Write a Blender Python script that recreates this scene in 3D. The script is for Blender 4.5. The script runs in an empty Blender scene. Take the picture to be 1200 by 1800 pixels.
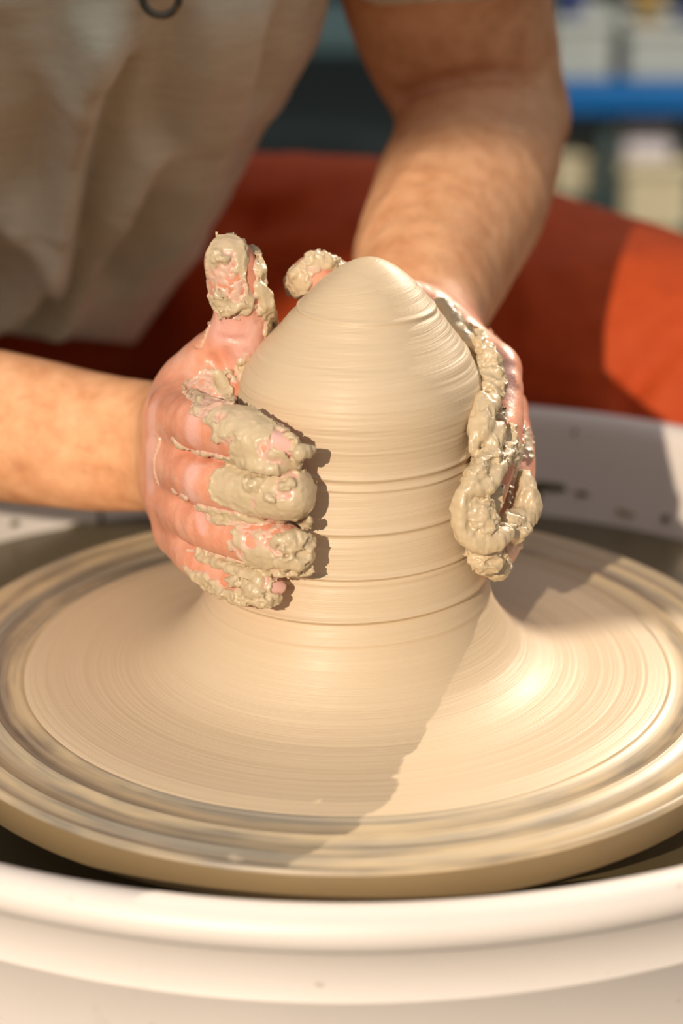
import bpy, bmesh, math, random
import numpy as np
import openvdb
from mathutils import Vector, Matrix

# ------------------------------------------------------------------ camera, light, exposure
C = bpy.context.scene.collection
scene = bpy.context.scene
CAMD, ELEV, FPX = 0.92, math.radians(24.897), 3780.0
CAM = np.array([0.0, -CAMD * math.cos(ELEV), CAMD * math.sin(ELEV)])
PITCH = ELEV - math.atan((1159.7 - 900) / FPX)
YAW = math.atan((607.1 - 600) / FPX)
FWD = np.array([-math.sin(YAW) * math.cos(PITCH), math.cos(YAW) * math.cos(PITCH), -math.sin(PITCH)])
RGT = np.cross(FWD, [0, 0, 1.0]); RGT /= np.linalg.norm(RGT)
UPV = np.cross(RGT, FWD)
cam_data = bpy.data.cameras.new('camera')
cam = bpy.data.objects.new('camera', cam_data)
C.objects.link(cam)
cam.matrix_world = Matrix(((RGT[0], UPV[0], -FWD[0], CAM[0]), (RGT[1], UPV[1], -FWD[1], CAM[1]),
                           (RGT[2], UPV[2], -FWD[2], CAM[2]), (0, 0, 0, 1)))
cam_data.sensor_fit = 'VERTICAL'
cam_data.sensor_height = 36.0
cam_data.sensor_width = 24.0
cam_data.lens = FPX / 1800.0 * 36.0
cam_data.clip_start = 0.02
cam_data.dof.use_dof = True
cam_data.dof.focus_distance = 0.85
cam_data.dof.aperture_fstop = 4.6
scene.camera = cam
scene.view_settings.view_transform = 'Standard'
scene.view_settings.look = 'None'
scene.view_settings.gamma = 1.0
scene.view_settings.exposure = 0.13
scene.view_settings.use_curve_mapping = False

world = bpy.data.worlds.new('world'); scene.world = world
world.use_nodes = True
wn = world.node_tree.nodes; wl = world.node_tree.links
bg = wn['Background']
# open sky above, dim towards the horizon, whose warm tone serves as bounce light
tcw = wn.new('ShaderNodeTexCoord'); spw = wn.new('ShaderNodeSeparateXYZ'); rpw = wn.new('ShaderNodeValToRGB')
wl.new(tcw.outputs['Generated'], spw.inputs[0]); wl.new(spw.outputs[2], rpw.inputs['Fac']); wl.new(rpw.outputs['Color'], bg.inputs['Color'])
el_ = rpw.color_ramp.elements; el_[0].position = 0.05; el_[0].color = (0.40, 0.33, 0.26, 1); el_[1].position = 0.75; el_[1].color = (0.95, 0.97, 1.0, 1)
bg.inputs['Strength'].default_value = 0.46


def aim(o, p, q):
    d = Vector(q) - Vector(p)
    o.location = p
    o.rotation_euler = d.to_track_quat('-Z', 'Y').to_euler()


def lamp(name, kind, p, q, power, color, **kw):
    l = bpy.data.lights.new(name, kind); l.energy = power; l.color = color
    for k, v in kw.items(): setattr(l, k, v)
    o = bpy.data.objects.new(name, l); C.objects.link(o); aim(o, p, q)
    return o


# low warm beam from the front left (hand, clay, forearms, knee, front of the pan)
KEYP = Vector((-0.96, -2.64, 1.31))
lamp('key_spot', 'SPOT', KEYP, (0.106, 0.0, -0.243), 395, (1.0, 0.83, 0.64),
     spot_size=math.radians(17.0), spot_blend=0.06, shadow_soft_size=0.016)
# second beam from behind right, its edge running across the right of the wheel
BKP = Vector((1.05, 1.55, 1.25)); EP = Vector((0.114, 0.032, 0.0)); ET = Vector((0.88, 0.47, 0.0)).normalized()
bd = (EP - BKP).normalized()
eu = (ET - bd * ET.dot(bd)).normalized()
axs = [Matrix.Rotation(math.radians(a), 3, eu) @ bd for a in (20, -20)]
bax = min(axs, key=lambda a: (BKP + a * 2).y)          # the side nearer to the camera
lamp('back_spot', 'SPOT', BKP, BKP + bax * 2, 220, (1.0, 0.83, 0.64),
     spot_size=math.radians(40), spot_blend=0.012, shadow_soft_size=0.01)


# unseen spot added to brighten the rack behind the potter
lamp('rack_fill_spot', 'SPOT', (2.4, 0.2, 2.3), (0.62, 2.5, 0.05), 700, (1.0, 0.96, 0.88), spot_size=math.radians(17), spot_blend=0.5, shadow_soft_size=0.05)


# ------------------------------------------------------------------ helpers
def W(px, py, y):
    """world point on the sight line of a photograph pixel, at depth y"""
    d = FWD + RGT * ((px - 600) / FPX) - UPV * ((py - 900) / FPX)
    t = (y - CAM[1]) / d[1]
    return CAM + d * t


def tag(o, label=None, cat=None, group=None, kind=None):
    if label: o['label'] = label
    if cat: o['category'] = cat
    if group: o['group'] = group
    if kind: o['kind'] = kind
    return o


def empty(name, loc, label, cat, group=None):
    o = bpy.data.objects.new(name, None); C.objects.link(o); o.location = loc
    return tag(o, label, cat, group)


def mesh_obj(name, verts, faces, mat, parent=None, smooth=True):
    me = bpy.data.meshes.new(name)
    me.from_pydata([tuple(v) for v in verts], [], [tuple(f) for f in faces])
    me.update()
    if smooth: me.polygons.foreach_set('use_smooth', [True] * len(me.polygons))
    if mat: me.materials.append(mat)
    o = bpy.data.objects.new(name, me); C.objects.link(o)
    if parent: set_parent(o, parent)
    return o


def fast_mesh(name, V, Q, mat, parent=None, attrs=None):
    me = bpy.data.meshes.new(name)
    n, m = len(V), len(Q)
    me.vertices.add(n); me.vertices.foreach_set('co', np.ascontiguousarray(V, dtype=np.float32).ravel())
    k = Q.shape[1]
    me.loops.add(m * k); me.loops.foreach_set('vertex_index', np.ascontiguousarray(Q, dtype=np.int32).ravel())
    me.polygons.add(m)
    me.polygons.foreach_set('loop_start', np.arange(0, m * k, k, dtype=np.int32))
    me.polygons.foreach_set('loop_total', np.full(m, k, dtype=np.int32))
    me.update(calc_edges=True)
    me.polygons.foreach_set('use_smooth', np.ones(m, dtype=bool))
    for an, av in (attrs or {}).items():
        a = me.attributes.new(an, 'FLOAT', 'POINT'); a.data.foreach_set('value', np.ascontiguousarray(av, dtype=np.float32))
    if mat: me.materials.append(mat)
    o = bpy.data.objects.new(name, me); C.objects.link(o)
    if parent: set_parent(o, parent)
    return o


def set_parent(o, p):
    o.parent = p
    m = Matrix.Identity(4)
    q = p
    loc = Vector((0, 0, 0))
    while q: loc += q.location; q = q.parent
    o.location = o.location - loc if o.type == 'EMPTY' else -loc
    if o.type != 'EMPTY': pass


def grid_faces(nr, nc, closed=True):
    f = []
    for i in range(nr - 1):
        for j in range(nc if closed else nc - 1):
            k = (j + 1) % nc
            f.append((i * nc + j, i * nc + k, (i + 1) * nc + k, (i + 1) * nc + j))
    return f


def box_mesh(x0, x1, y0, y1, z0, z1, bev=0.004, rot=None, piv=None):
    bm = bmesh.new()
    bmesh.ops.create_cube(bm, size=1)
    for v in bm.verts:
        v.co = Vector(((x0 + x1) / 2 + v.co.x * (x1 - x0), (y0 + y1) / 2 + v.co.y * (y1 - y0), (z0 + z1) / 2 + v.co.z * (z1 - z0)))
    if bev: bmesh.ops.bevel(bm, geom=bm.edges[:], offset=bev, segments=2, affect='EDGES', profile=0.5)
    if rot: bmesh.ops.rotate(bm, verts=bm.verts[:], cent=piv or ((x0 + x1) / 2, (y0 + y1) / 2, z0), matrix=Matrix.Rotation(rot, 3, 'Z'))
    return bm


def bm_obj(name, bm, mat, parent=None, smooth=False):
    me = bpy.data.meshes.new(name); bm.to_mesh(me); bm.free()
    if smooth: me.polygons.foreach_set('use_smooth', [True] * len(me.polygons))
    me.materials.append(mat)
    o = bpy.data.objects.new(name, me); C.objects.link(o)
    if parent: set_parent(o, parent)
    return o


def lathe(prof, n=96, c=(0, 0), cap=False):
    V = []; 
    for r, z in prof:
        for j in range(n):
            a = 2 * math.pi * j / n
            V.append((c[0] + r * math.cos(a), c[1] + r * math.sin(a), z))
    F = grid_faces(len(prof), n)
    if cap:
        F.append(tuple(range(n))[::-1]); F.append(tuple((len(prof) - 1) * n + j for j in range(n)))
    return V, F


# ---- numpy noise
_rs = np.random.RandomState(7)
_perm = _rs.permutation(4096).astype(np.int64)
_val = _rs.rand(4096) * 2 - 1


def vnoise(P):
    i = np.floor(P).astype(np.int64); f = P - i
    f = f * f * f * (f * (f * 6 - 15) + 10)
    r = 0
    for dx in (0, 1):
        for dy in (0, 1):
            for dz in (0, 1):
                h = _val[_perm[(_perm[(_perm[(i[..., 0] + dx) & 4095] + i[..., 1] + dy) & 4095] + i[..., 2] + dz) & 4095]]
                r = r + h * (f[..., 0] if dx else 1 - f[..., 0]) * (f[..., 1] if dy else 1 - f[..., 1]) * (f[..., 2] if dz else 1 - f[..., 2])
    return r


def fbm(P, o=3):
    s = 0; a = 1; t = 0
    for k in range(o):
        s = s + a * vnoise(P * (2.03 ** k) + 17.3 * k); t += a; a *= 0.5
    return s / t


def ridged(P, o=3):
    s = 0; a = 1; t = 0
    for k in range(o):
        s = s + a * (1 - 2 * np.abs(vnoise(P * (2.1 ** k) + 9.1 * k))); t += a; a *= 0.55
    return s / t


# ---- signed distance shapes
def smin(a, b, k):
    h = np.clip(0.5 + 0.5 * (b - a) / k, 0, 1)
    return b * (1 - h) + a * h - k * h * (1 - h)


def prim(a, b, ra, rb, flat=None):
    """tapered limb segment; flat=(direction, factor) squeezes the section along a direction"""
    return (np.array(a, float), np.array(b, float), ra, rb, flat)


def chain(pts, k=0.004, flat=None):
    """pts: [(xyz, r), ...] resampled on a spline"""
    out = []
    P = np.array([p for p, r in pts], float); R = np.array([r for p, r in pts], float)
    n = len(P)
    S = []; T = []
    for i in range(n - 1):
        p0, p1, p2, p3 = P[max(i - 1, 0)], P[i], P[i + 1], P[min(i + 2, n - 1)]
        for t in (0, 0.25, 0.5, 0.75):
            q = 0.5 * ((2 * p1) + (-p0 + p2) * t + (2 * p0 - 5 * p1 + 4 * p2 - p3) * t * t + (-p0 + 3 * p1 - 3 * p2 + p3) * t ** 3)
            S.append(q); T.append(R[i] * (1 - t) + R[i + 1] * t)
    S.append(P[-1]); T.append(R[-1])
    return (k, [prim(S[i], S[i + 1], T[i], T[i + 1], flat) for i in range(len(S) - 1)])


def pd(P, pr):
    a, b, ra, rb, flat = pr
    ba = b - a
    L = ba @ ba + 1e-12
    h = np.clip(((P - a) @ ba) / L, 0, 1)
    v = P - a - h[..., None] * ba
    if flat is not None:
        d, s = flat
        d = np.asarray(d, float)
        v = v + (v @ d)[..., None] * d * (1 / s - 1)
        r = ra + (rb - ra) * h
        n = np.sqrt((v * v).sum(-1))
        return (n - r) * (s if s < 1 else 1)
    return np.sqrt((v * v).sum(-1)) - (ra + (rb - ra) * h)


def pline(P, pts):
    return np.min([pd(P, (pts[i], pts[i + 1], 0, 0, None)) for i in range(len(pts) - 1)], 0)


class Shape:
    """groups: [(k_outer, k_inner, [prims])]; creases: [(a, b, depth, width)] (positive depth cuts in)"""
    def __init__(s): s.g = []; s.cr = []
    def add(s, ch, k=0.004): s.g.append((k, ch[0], ch[1])); return s
    def crease(s, pts, depth, width):
        s.cr.append(([np.array(p, float) for p in pts], depth, width))
    def cull(s, c, rad):
        c = np.asarray(c)[None]
        g = []
        for ko, ki, pr in s.g:
            q = [p for p in pr if pd(c, p)[0] < rad + 0.02]
            if q: g.append((ko, ki, q))
        cr = [e for e in s.cr if pline(c, e[0])[0] < rad + e[2] * 3]
        o = Shape(); o.g = g; o.cr = cr
        return o
    def d(s, P):
        D = None
        for ko, ki, pr in s.g:
            e = None
            for p in pr:
                q = pd(P, p)
                e = q if e is None else smin(e, q, ki)
            D = e if D is None else smin(D, e, ko)
        if D is None: return np.full(P.shape[:-1], 1.0)
        for pts, dep, w in s.cr:
            D = D + dep * np.exp(-(pline(P, pts) / w) ** 2)
        return D


def polygonize(shape, lo, hi, h, extra=None, margin=0.004, N=16):
    """sparse blocks near the surface -> level set -> quads. extra(P, D) may change the distance"""
    B = N * h
    lo = np.floor(np.array(lo) / B).astype(int); hi = np.ceil(np.array(hi) / B).astype(int)
    I, J, K = np.meshgrid(*[np.arange(lo[i], hi[i]) for i in range(3)], indexing='ij')
    blocks = np.stack([I.ravel(), J.ravel(), K.ravel()], 1)
    cen = (blocks + 0.5) * B
    dc = np.concatenate([shape.d(cen[i:i + 20000]) for i in range(0, len(cen), 20000)])
    keep = blocks[np.abs(dc) < B * 0.9 + margin + 0.004]
    bw = 3 * h
    grid = openvdb.FloatGrid(bw)
    grid.gridClass = 'level set'
    ax = np.arange(N)
    G = np.stack(np.meshgrid(ax, ax, ax, indexing='ij'), -1)
    for b in keep:
        c = (b + 0.5) * B
        sh = shape.cull(c, B * 0.87)
        if not sh.g: continue
        P = (b * N + G) * h
        D = sh.d(P.reshape(-1, 3))
        if extra is not None: D = extra(P.reshape(-1, 3), D)
        D = np.clip(D, -bw, bw).reshape(N, N, N)
        if D.min() >= bw: continue
        grid.copyFromArray(D, ijk=tuple(int(x) for x in b * N))
    grid.signedFloodFill()
    V, Q = grid.convertToQuads(0.0)
    return V * h, Q[:, ::-1]


# ------------------------------------------------------------------ materials
def lin(r, g, b):
    return tuple(((c / 255) / 12.92 if c / 255 <= 0.04045 else ((c / 255 + 0.055) / 1.055) ** 2.4) for c in (r, g, b)) + (1,)


class M:
    def __init__(s, name, rough=0.5, metal=0.0, spec=0.5):
        s.m = bpy.data.materials.new(name); s.m.use_nodes = True
        s.n = s.m.node_tree.nodes; s.l = s.m.node_tree.links
        s.b = s.n['Principled BSDF']
        s.b.inputs['Roughness'].default_value = rough
        s.b.inputs['Metallic'].default_value = metal
        s.b.inputs['Specular IOR Level'].default_value = spec
    def node(s, t, **kw):
        n = s.n.new(t)
        for k, v in kw.items():
            if k in n.inputs: n.inputs[k].default_value = v
            else: setattr(n, k, v)
        return n
    def link(s, a, b): s.l.new(a, b)
    def coords(s, scale=(1, 1, 1)):
        tc = s.node('ShaderNodeTexCoord'); mp = s.node('ShaderNodeMapping')
        mp.inputs['Scale'].default_value = scale
        s.link(tc.outputs['Object'], mp.inputs['Vector']); return mp.outputs['Vector']
    def noise(s, vec, scale, detail=4, rough=0.55, dist=0.0):
        n = s.node('ShaderNodeTexNoise'); n.inputs['Scale'].default_value = scale; n.inputs['Detail'].default_value = detail
        n.inputs['Roughness'].default_value = rough; n.inputs['Distortion'].default_value = dist
        s.link(vec, n.inputs['Vector']); return n.outputs['Fac']
    def ramp(s, fac, stops):
        r = s.node('ShaderNodeValToRGB')
        e = r.color_ramp.elements
        while len(e) < len(stops): e.new(0.5)
        for el, (p, c) in zip(e, stops): el.position = p; el.color = c if len(c) == 4 else (*c, 1)
        s.link(fac, r.inputs['Fac']); return r.outputs['Color']
    def mix(s, fac, a, b, mode='MIX'):
        n = s.node('ShaderNodeMix'); n.data_type = 'RGBA'; n.blend_type = mode
        for sock, v in ((n.inputs[0], fac), (n.inputs[6], a), (n.inputs[7], b)):
            if isinstance(v, (int, float)): sock.default_value = v
            elif isinstance(v, tuple): sock.default_value = v
            else: s.link(v, sock)
        return n.outputs[2]
    def math(s, op, a, b=0.0, c=None, clamp=False):
        n = s.node('ShaderNodeMath'); n.operation = op; n.use_clamp = clamp
        for sock, v in zip(n.inputs, (a, b, c)):
            if v is None: continue
            if isinstance(v, (int, float)): sock.default_value = v
            else: s.link(v, sock)
        return n.outputs[0]
    def color(s, c):
        if isinstance(c, tuple): s.b.inputs['Base Color'].default_value = c
        else: s.link(c, s.b.inputs['Base Color'])
        return s
    def bump(s, h, strength=0.3, dist=0.001, prev=None):
        b = s.node('ShaderNodeBump'); b.inputs['Strength'].default_value = strength; b.inputs['Distance'].default_value = dist
        s.link(h, b.inputs['Height'])
        if prev: s.link(prev, b.inputs['Normal'])
        s.link(b.outputs['Normal'], s.b.inputs['Normal']); return b.outputs['Normal']


def plain(name, c, rough=0.6, metal=0.0, var=0.06, sc=30):
    m = M(name, rough, metal)
    f = m.noise(m.coords(), sc)
    c2 = tuple(x * (1 - var * 3) for x in c[:3]) + (1,)
    m.color(m.mix(f, c, c2))
    return m.m


def mat_clay(name, wet=0.05):
    """thrown wet clay: fine rings"""
    m = M(name, 0.47, spec=0.45)
    v = m.coords()
    sep = m.node('ShaderNodeSeparateXYZ'); m.link(v, sep.inputs[0])
    x, y, z = sep.outputs
    r = m.math('SQRT', m.math('ADD', m.math('MULTIPLY', x, x), m.math('MULTIPLY', y, y)))
    an = m.node('ShaderNodeCombineXYZ')
    ir = m.math('DIVIDE', 1.0, m.math('ADD', r, 0.002))
    m.link(m.math('MULTIPLY', m.math('MULTIPLY', x, ir), 0.7), an.inputs[0])
    m.link(m.math('MULTIPLY', m.math('MULTIPLY', y, ir), 0.7), an.inputs[1])
    # path length along the profile, so rings run over both the lump and the flat slip
    m.link(m.math('SUBTRACT', m.math('MULTIPLY', z, 800.0), m.math('MULTIPLY', r, 500.0)), an.inputs[2])
    f1 = m.noise(an.outputs[0], 1.0, 3, 0.6)
    an2 = m.node('ShaderNodeVectorMath'); an2.operation = 'MULTIPLY'; m.link(an.outputs[0], an2.inputs[0]); an2.inputs[1].default_value = (2, 2, 3.4)
    f2 = m.noise(an2.outputs[0], 1.0, 3, 0.7)
    base = m.mix(f1, lin(216, 196, 170), lin(204, 182, 152))
    big = m.noise(v, 14, 2)
    base = m.mix(m.math('MULTIPLY', big, 0.35), base, lin(190, 168, 128))
    m.color(base)
    m.b.inputs['Coat Weight'].default_value = wet
    m.b.inputs['Coat Roughness'].default_value = 0.28
    m.bump(m.math('ADD', f1, m.math('MULTIPLY', f2, 0.5)), 0.30, 0.0009)
    return m.m


def mat_slip():
    """lumpy clay stuck on the hands, pink skin showing where it is thin"""
    m = M('wet_slip', 0.45, spec=0.5)
    v = m.coords()
    f = m.noise(v, 90, 5, 0.6, 0.3)
    f2 = m.noise(v, 420, 4, 0.6, 0.5)
    c = m.mix(f, lin(212, 192, 160), lin(184, 164, 130))
    th = m.node('ShaderNodeAttribute'); th.attribute_name = 'thin'
    sp = m.ramp(m.noise(v, 1100, 3, 0.7), [(0.40, (0, 0, 0)), (0.60, (1, 1, 1))])
    k = m.math('MULTIPLY', th.outputs['Fac'], m.math('ADD', 0.45, m.math('MULTIPLY', sp, 0.45)))
    c = m.mix(k, c, lin(218, 172, 158))
    m.color(c)
    m.b.inputs['Coat Weight'].default_value = 0.40
    m.b.inputs['Coat Roughness'].default_value = 0.22
    m.bump(m.math('ADD', f, m.math('MULTIPLY', f2, 0.6)), 0.45, 0.0009)
    return m.m


def mat_skin():
    m = M('skin', 0.58, spec=0.35)
    v = m.coords()
    at = m.node('ShaderNodeAttribute'); at.attribute_name = 'hand'
    hand = at.outputs['Fac']
    ac = m.node('ShaderNodeAttribute'); ac.attribute_name = 'crease'
    mot = m.ramp(m.noise(v, 60, 6, 0.65), [(0.36, (0, 0, 0)), (0.66, (1, 1, 1))])
    vst = m.coords((1, 1, 1))
    arm = m.mix(mot, lin(238, 182, 138), lin(214, 152, 108))
    hnd = m.mix(mot, lin(230, 164, 136), lin(214, 138, 108))
    c = m.mix(hand, arm, hnd)
    # dried pale film of slip on the hands
    film_shine = m.ramp(m.noise(v, 70, 6, 0.65, 0.4), [(0.50, (0, 0, 0)), (0.66, (1, 1, 1))])
    c = m.mix(m.math('MULTIPLY', m.math('MULTIPLY', film_shine, hand), 0.45), c, lin(226, 190, 172))
    af = m.node('ShaderNodeAttribute'); af.attribute_name = 'film_shine'
    c = m.mix(m.math('MULTIPLY', af.outputs['Fac'], 0.42), c, lin(236, 198, 196))  # slip film plus painted knuckle highlights
    c = m.mix(m.math('MULTIPLY', ac.outputs['Fac'], 0.40), c, lin(176, 84, 66))
    m.color(c)
    m.link(m.math('SUBTRACT', 0.60, m.math('MULTIPLY', hand, 0.2)), m.b.inputs['Roughness'])
    m.b.inputs['Subsurface Weight'].default_value = 0.18
    m.b.inputs['Subsurface Radius'].default_value = (1.0, 0.35, 0.2)
    m.b.inputs['Subsurface Scale'].default_value = 0.006
    m.b.inputs['Coat Weight'].default_value = 0.12
    m.link(m.math('MULTIPLY', hand, 0.35), m.b.inputs['Coat Weight'])
    m.b.inputs['Coat Roughness'].default_value = 0.3
    vo = m.node('ShaderNodeTexVoronoi'); vo.inputs['Scale'].default_value = 900; m.link(v, vo.inputs['Vector'])
    fine = m.math('ADD', m.math('MULTIPLY', vo.outputs['Distance'], 0.5), m.noise(v, 260, 4, 0.6))
    m.bump(fine, 0.28, 0.0006)
    return m.m


def polar(m, cx=0.0, cy=0.0):
    v = m.coords()
    sep = m.node('ShaderNodeSeparateXYZ'); m.link(v, sep.inputs[0])
    x, y = sep.outputs[0], sep.outputs[1]
    r = m.math('SQRT', m.math('ADD', m.math('MULTIPLY', x, x), m.math('MULTIPLY', y, y)))
    ir = m.math('DIVIDE', 1.0, m.math('ADD', r, 0.001))
    return m.math('MULTIPLY', x, ir), m.math('MULTIPLY', y, ir), r


def mat_wheel():
    m = M('wheel_metal', 0.42, 0.0)
    cx, cy, r = polar(m)
    def streak(ka, kr, det=4):
        c = m.node('ShaderNodeCombineXYZ')
        m.link(m.math('MULTIPLY', cx, ka), c.inputs[0]); m.link(m.math('MULTIPLY', cy, ka), c.inputs[1]); m.link(m.math('MULTIPLY', r, kr), c.inputs[2])
        return m.noise(c.outputs[0], 1.0, det, 0.55)
    a = streak(1.3, 150, 5); b = streak(0.7, 420, 3); c3 = m.math('ADD', streak(2.2, 50, 3), m.math('MULTIPLY', m.math('ADD', cx, m.math('MULTIPLY', cy, 0.6)), 0.07))
    base = m.mix(m.ramp(b, [(0.35, (0, 0, 0)), (0.65, (1, 1, 1))]), lin(112, 104, 92), lin(168, 158, 142))
    smear = m.ramp(m.math('ADD', m.math('MULTIPLY', a, 0.5), m.math('MULTIPLY', c3, 0.5)), [(0.40, (0, 0, 0)), (0.55, (1, 1, 1))])
    m.color(m.mix(m.math('MULTIPLY', smear, 0.85), base, lin(204, 182, 146)))
    m.b.inputs['Metallic'].default_value = 0.0
    m.bump(b, 0.18, 0.0006)
    return m.m


def mat_pan():
    m = M('white_plastic', 0.42, spec=0.5)
    v = m.coords()
    f = m.noise(v, 9, 5, 0.6)
    c = m.mix(f, lin(236, 228, 222), lin(222, 214, 208))
    st = m.ramp(m.noise(v, 16, 4, 0.55, 0.6), [(0.66, (0, 0, 0)), (0.76, (1, 1, 1))])
    c = m.mix(m.math('MULTIPLY', st, 0.35), c, lin(176, 160, 130))
    sp = m.ramp(m.noise(v, 120, 2, 0.5), [(0.74, (0, 0, 0)), (0.79, (1, 1, 1))])
    c = m.mix(m.math('MULTIPLY', sp, 0.5), c, lin(150, 130, 100))
    m.color(c)
    m.b.inputs['Subsurface Weight'].default_value = 0.06
    m.b.inputs['Subsurface Scale'].default_value = 0.01
    m.bump(m.noise(v, 300, 2), 0.04, 0.0005)
    return m.m


def mat_shirt():
    m = M('heather_knit', 0.9, spec=0.2)
    v = m.coords((1, 1, 1))
    v2 = m.coords((120, 120, 900))
    f = m.noise(v2, 1.0, 4, 0.6)
    v3 = m.coords((30, 30, 220)); g = m.noise(v3, 1.0, 3, 0.6)
    c = m.mix(m.math('ADD', m.math('MULTIPLY', f, 0.6), m.math('MULTIPLY', g, 0.5)), lin(192, 180, 154), lin(250, 240, 216))
    m.color(c)
    wv = m.node('ShaderNodeTexWave'); wv.wave_type = 'BANDS'; wv.bands_direction = 'Z'; wv.inputs['Scale'].default_value = 260; wv.inputs['Distortion'].default_value = 1.5
    m.link(v, wv.inputs['Vector'])
    m.b.inputs['Sheen Weight'].default_value = 0.25
    m.bump(m.math('ADD', m.math('MULTIPLY', wv.outputs['Fac'], 0.5), f), 0.35, 0.0008)
    return m.m


def mat_pants():
    m = M('rust_cotton', 0.75, spec=0.3)
    v = m.coords()
    f = m.noise(v, 60, 5, 0.6)
    m.color(m.mix(f, lin(212, 88, 36), lin(172, 62, 24)))
    w = m.noise(m.coords((900, 900, 900)), 1.0, 2)
    m.bump(w, 0.2, 0.0005)
    return m.m


m_clay = mat_clay('thrown_clay'); m_slip = mat_slip(); m_skin = mat_skin(); m_wheel = mat_wheel()
m_pan = mat_pan(); m_shirt = mat_shirt(); m_pants = mat_pants()
m_dark = plain('dark_metal', lin(52, 54, 52), 0.45, 0.5)
m_silver = plain('dull_silver', lin(170, 168, 160), 0.3, 1.0)
m_stain = plain('dry_clay_stain', lin(112, 104, 72), 0.8)

# ------------------------------------------------------------------ setting
mf = M('dark_concrete', 0.8)
v = mf.coords(); f = mf.noise(v, 3.0, 6, 0.6)
mf.color(mf.mix(f, lin(30, 42, 37), lin(18, 27, 24))); mf.bump(mf.noise(v, 60, 4), 0.3, 0.004)
FZ = -0.55
fl = mesh_obj('floor', [(-6, -3, FZ), (6, -3, FZ), (6, 9, FZ), (-6, 9, FZ)], [(0, 1, 2, 3)], mf.m, smooth=False)
tag(fl, kind='structure')
mw = plain('dark_wall_paint', lin(30, 42, 38), 0.85)
wb = bm_obj('wall_back', box_mesh(-6, 6, 6.5, 6.6, FZ, 2.2, 0), mw); tag(wb, kind='structure')

# things standing behind the potter on the right, far out of focus
m_rack = plain('grey_green_rack', lin(70, 86, 82), 0.6)
m_blue = plain('blue_paint', lin(0, 96, 160), 0.5)
m_tub = plain('cloudy_plastic', lin(176, 176, 166), 0.4)
m_cream = plain('cream_plastic', lin(214, 196, 158), 0.45)
m_white = plain('white_paper', lin(232, 218, 216), 0.7)
m_teal = plain('dark_teal_plastic', lin(52, 74, 70), 0.5)
m_blue2 = plain('deep_blue_glaze', lin(24, 52, 140), 0.4); m_yellow = plain('ochre_glaze', lin(206, 164, 84), 0.4)
YB = 2.5
def bx(px, py, y=YB): return W(px, py, y)
def rackbox(name, px0, px1, py0, py1, y0, y1, mat, parent=None, bev=0.006):
    a, b = W(px0, py1, y0), W(px1, py0, y0)
    return bm_obj(name, box_mesh(a[0], b[0], y0, y1, a[2], b[2], bev), mat, parent)
rk = empty('shelf_rack', (W(1090, 200, YB)[0], YB + 0.15, FZ), 'rack with a bright blue shelf edge behind the potter at the upper right', 'rack')
sA = W(935, 200, YB); sB = W(1330, 150, YB)
bm_obj('blue_shelf', box_mesh(sA[0], sB[0], YB, YB + 0.34, sA[2], sB[2], 0.004), m_blue, rk)
for xx in (sA[0] + 0.01, sB[0] - 0.03):
    for yy in (YB + 0.005, YB + 0.315): bm_obj('post', box_mesh(xx, xx + 0.02, yy, yy + 0.02, FZ, sB[2] + 0.16, 0.002), m_rack, rk)
bm_obj('post', box_mesh(W(1062, 200, YB)[0], W(1088, 200, YB)[0], YB + 0.03, YB + 0.05, FZ, sA[2], 0.002), m_rack, rk)
bm_obj('lower_shelf', box_mesh(sA[0], sB[0], YB + 0.02, YB + 0.34, FZ + 0.10, FZ + 0.12, 0.003), m_rack, rk)


def tub(name, px0, px1, py0, py1, y0, mat, label, cat, lidmat=None, taper=0.90, group=None, kids=True):
    """open-topped plastic tub with a rolled rim"""
    a, b = W(px0, py1, y0), W(px1, py0, y0)
    cx, w, z0, z1 = (a[0] + b[0]) / 2, (b[0] - a[0]) / 2, a[2], b[2]
    cy = y0 + w * 0.9
    r = empty(name, (cx, cy, z0), label, cat, group)
    V, F = lathe([(0.0, z0), (w * taper - .004, z0), (w * taper, z0 + .004), (w, z1 - .006), (w + .004, z1 - .006), (w + .004, z1), (w - .003, z1), (w - .006, z1 - .01), (w * taper - .006, z0 + .006), (0, z0 + .006)], 40, (cx, cy))
    mesh_obj('body', V, F, mat, r)
    if lidmat:
        V, F = lathe([(w + .006, z1 - .012), (w + .006, z1 + .002), (w - .01, z1 + .005), (0, z1 + .005)], 40, (cx, cy)); mesh_obj('lid', V, F, lidmat, r)
    return r, cx, cy, w, z0, z1


def crate(name, px0, px1, py0, py1, y0, dep, mat, label, cat, lid=None, zb=None):
    a, b = W(px0, py1, y0), W(px1, py0, y0)
    if zb is not None: a[2] = zb
    r = empty(name, ((a[0] + b[0]) / 2, y0 + dep / 2, a[2]), label, cat)
    bm = box_mesh(a[0], b[0], y0, y0 + dep, a[2], b[2], 0.008)
    bm_obj('body', bm, mat, r)
    bm_obj('rim', box_mesh(a[0] - .004, b[0] + .004, y0 - .004, y0 + dep + .004, b[2] - .012, b[2] + .003, 0.003), lid or mat, r)
    return r


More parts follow.
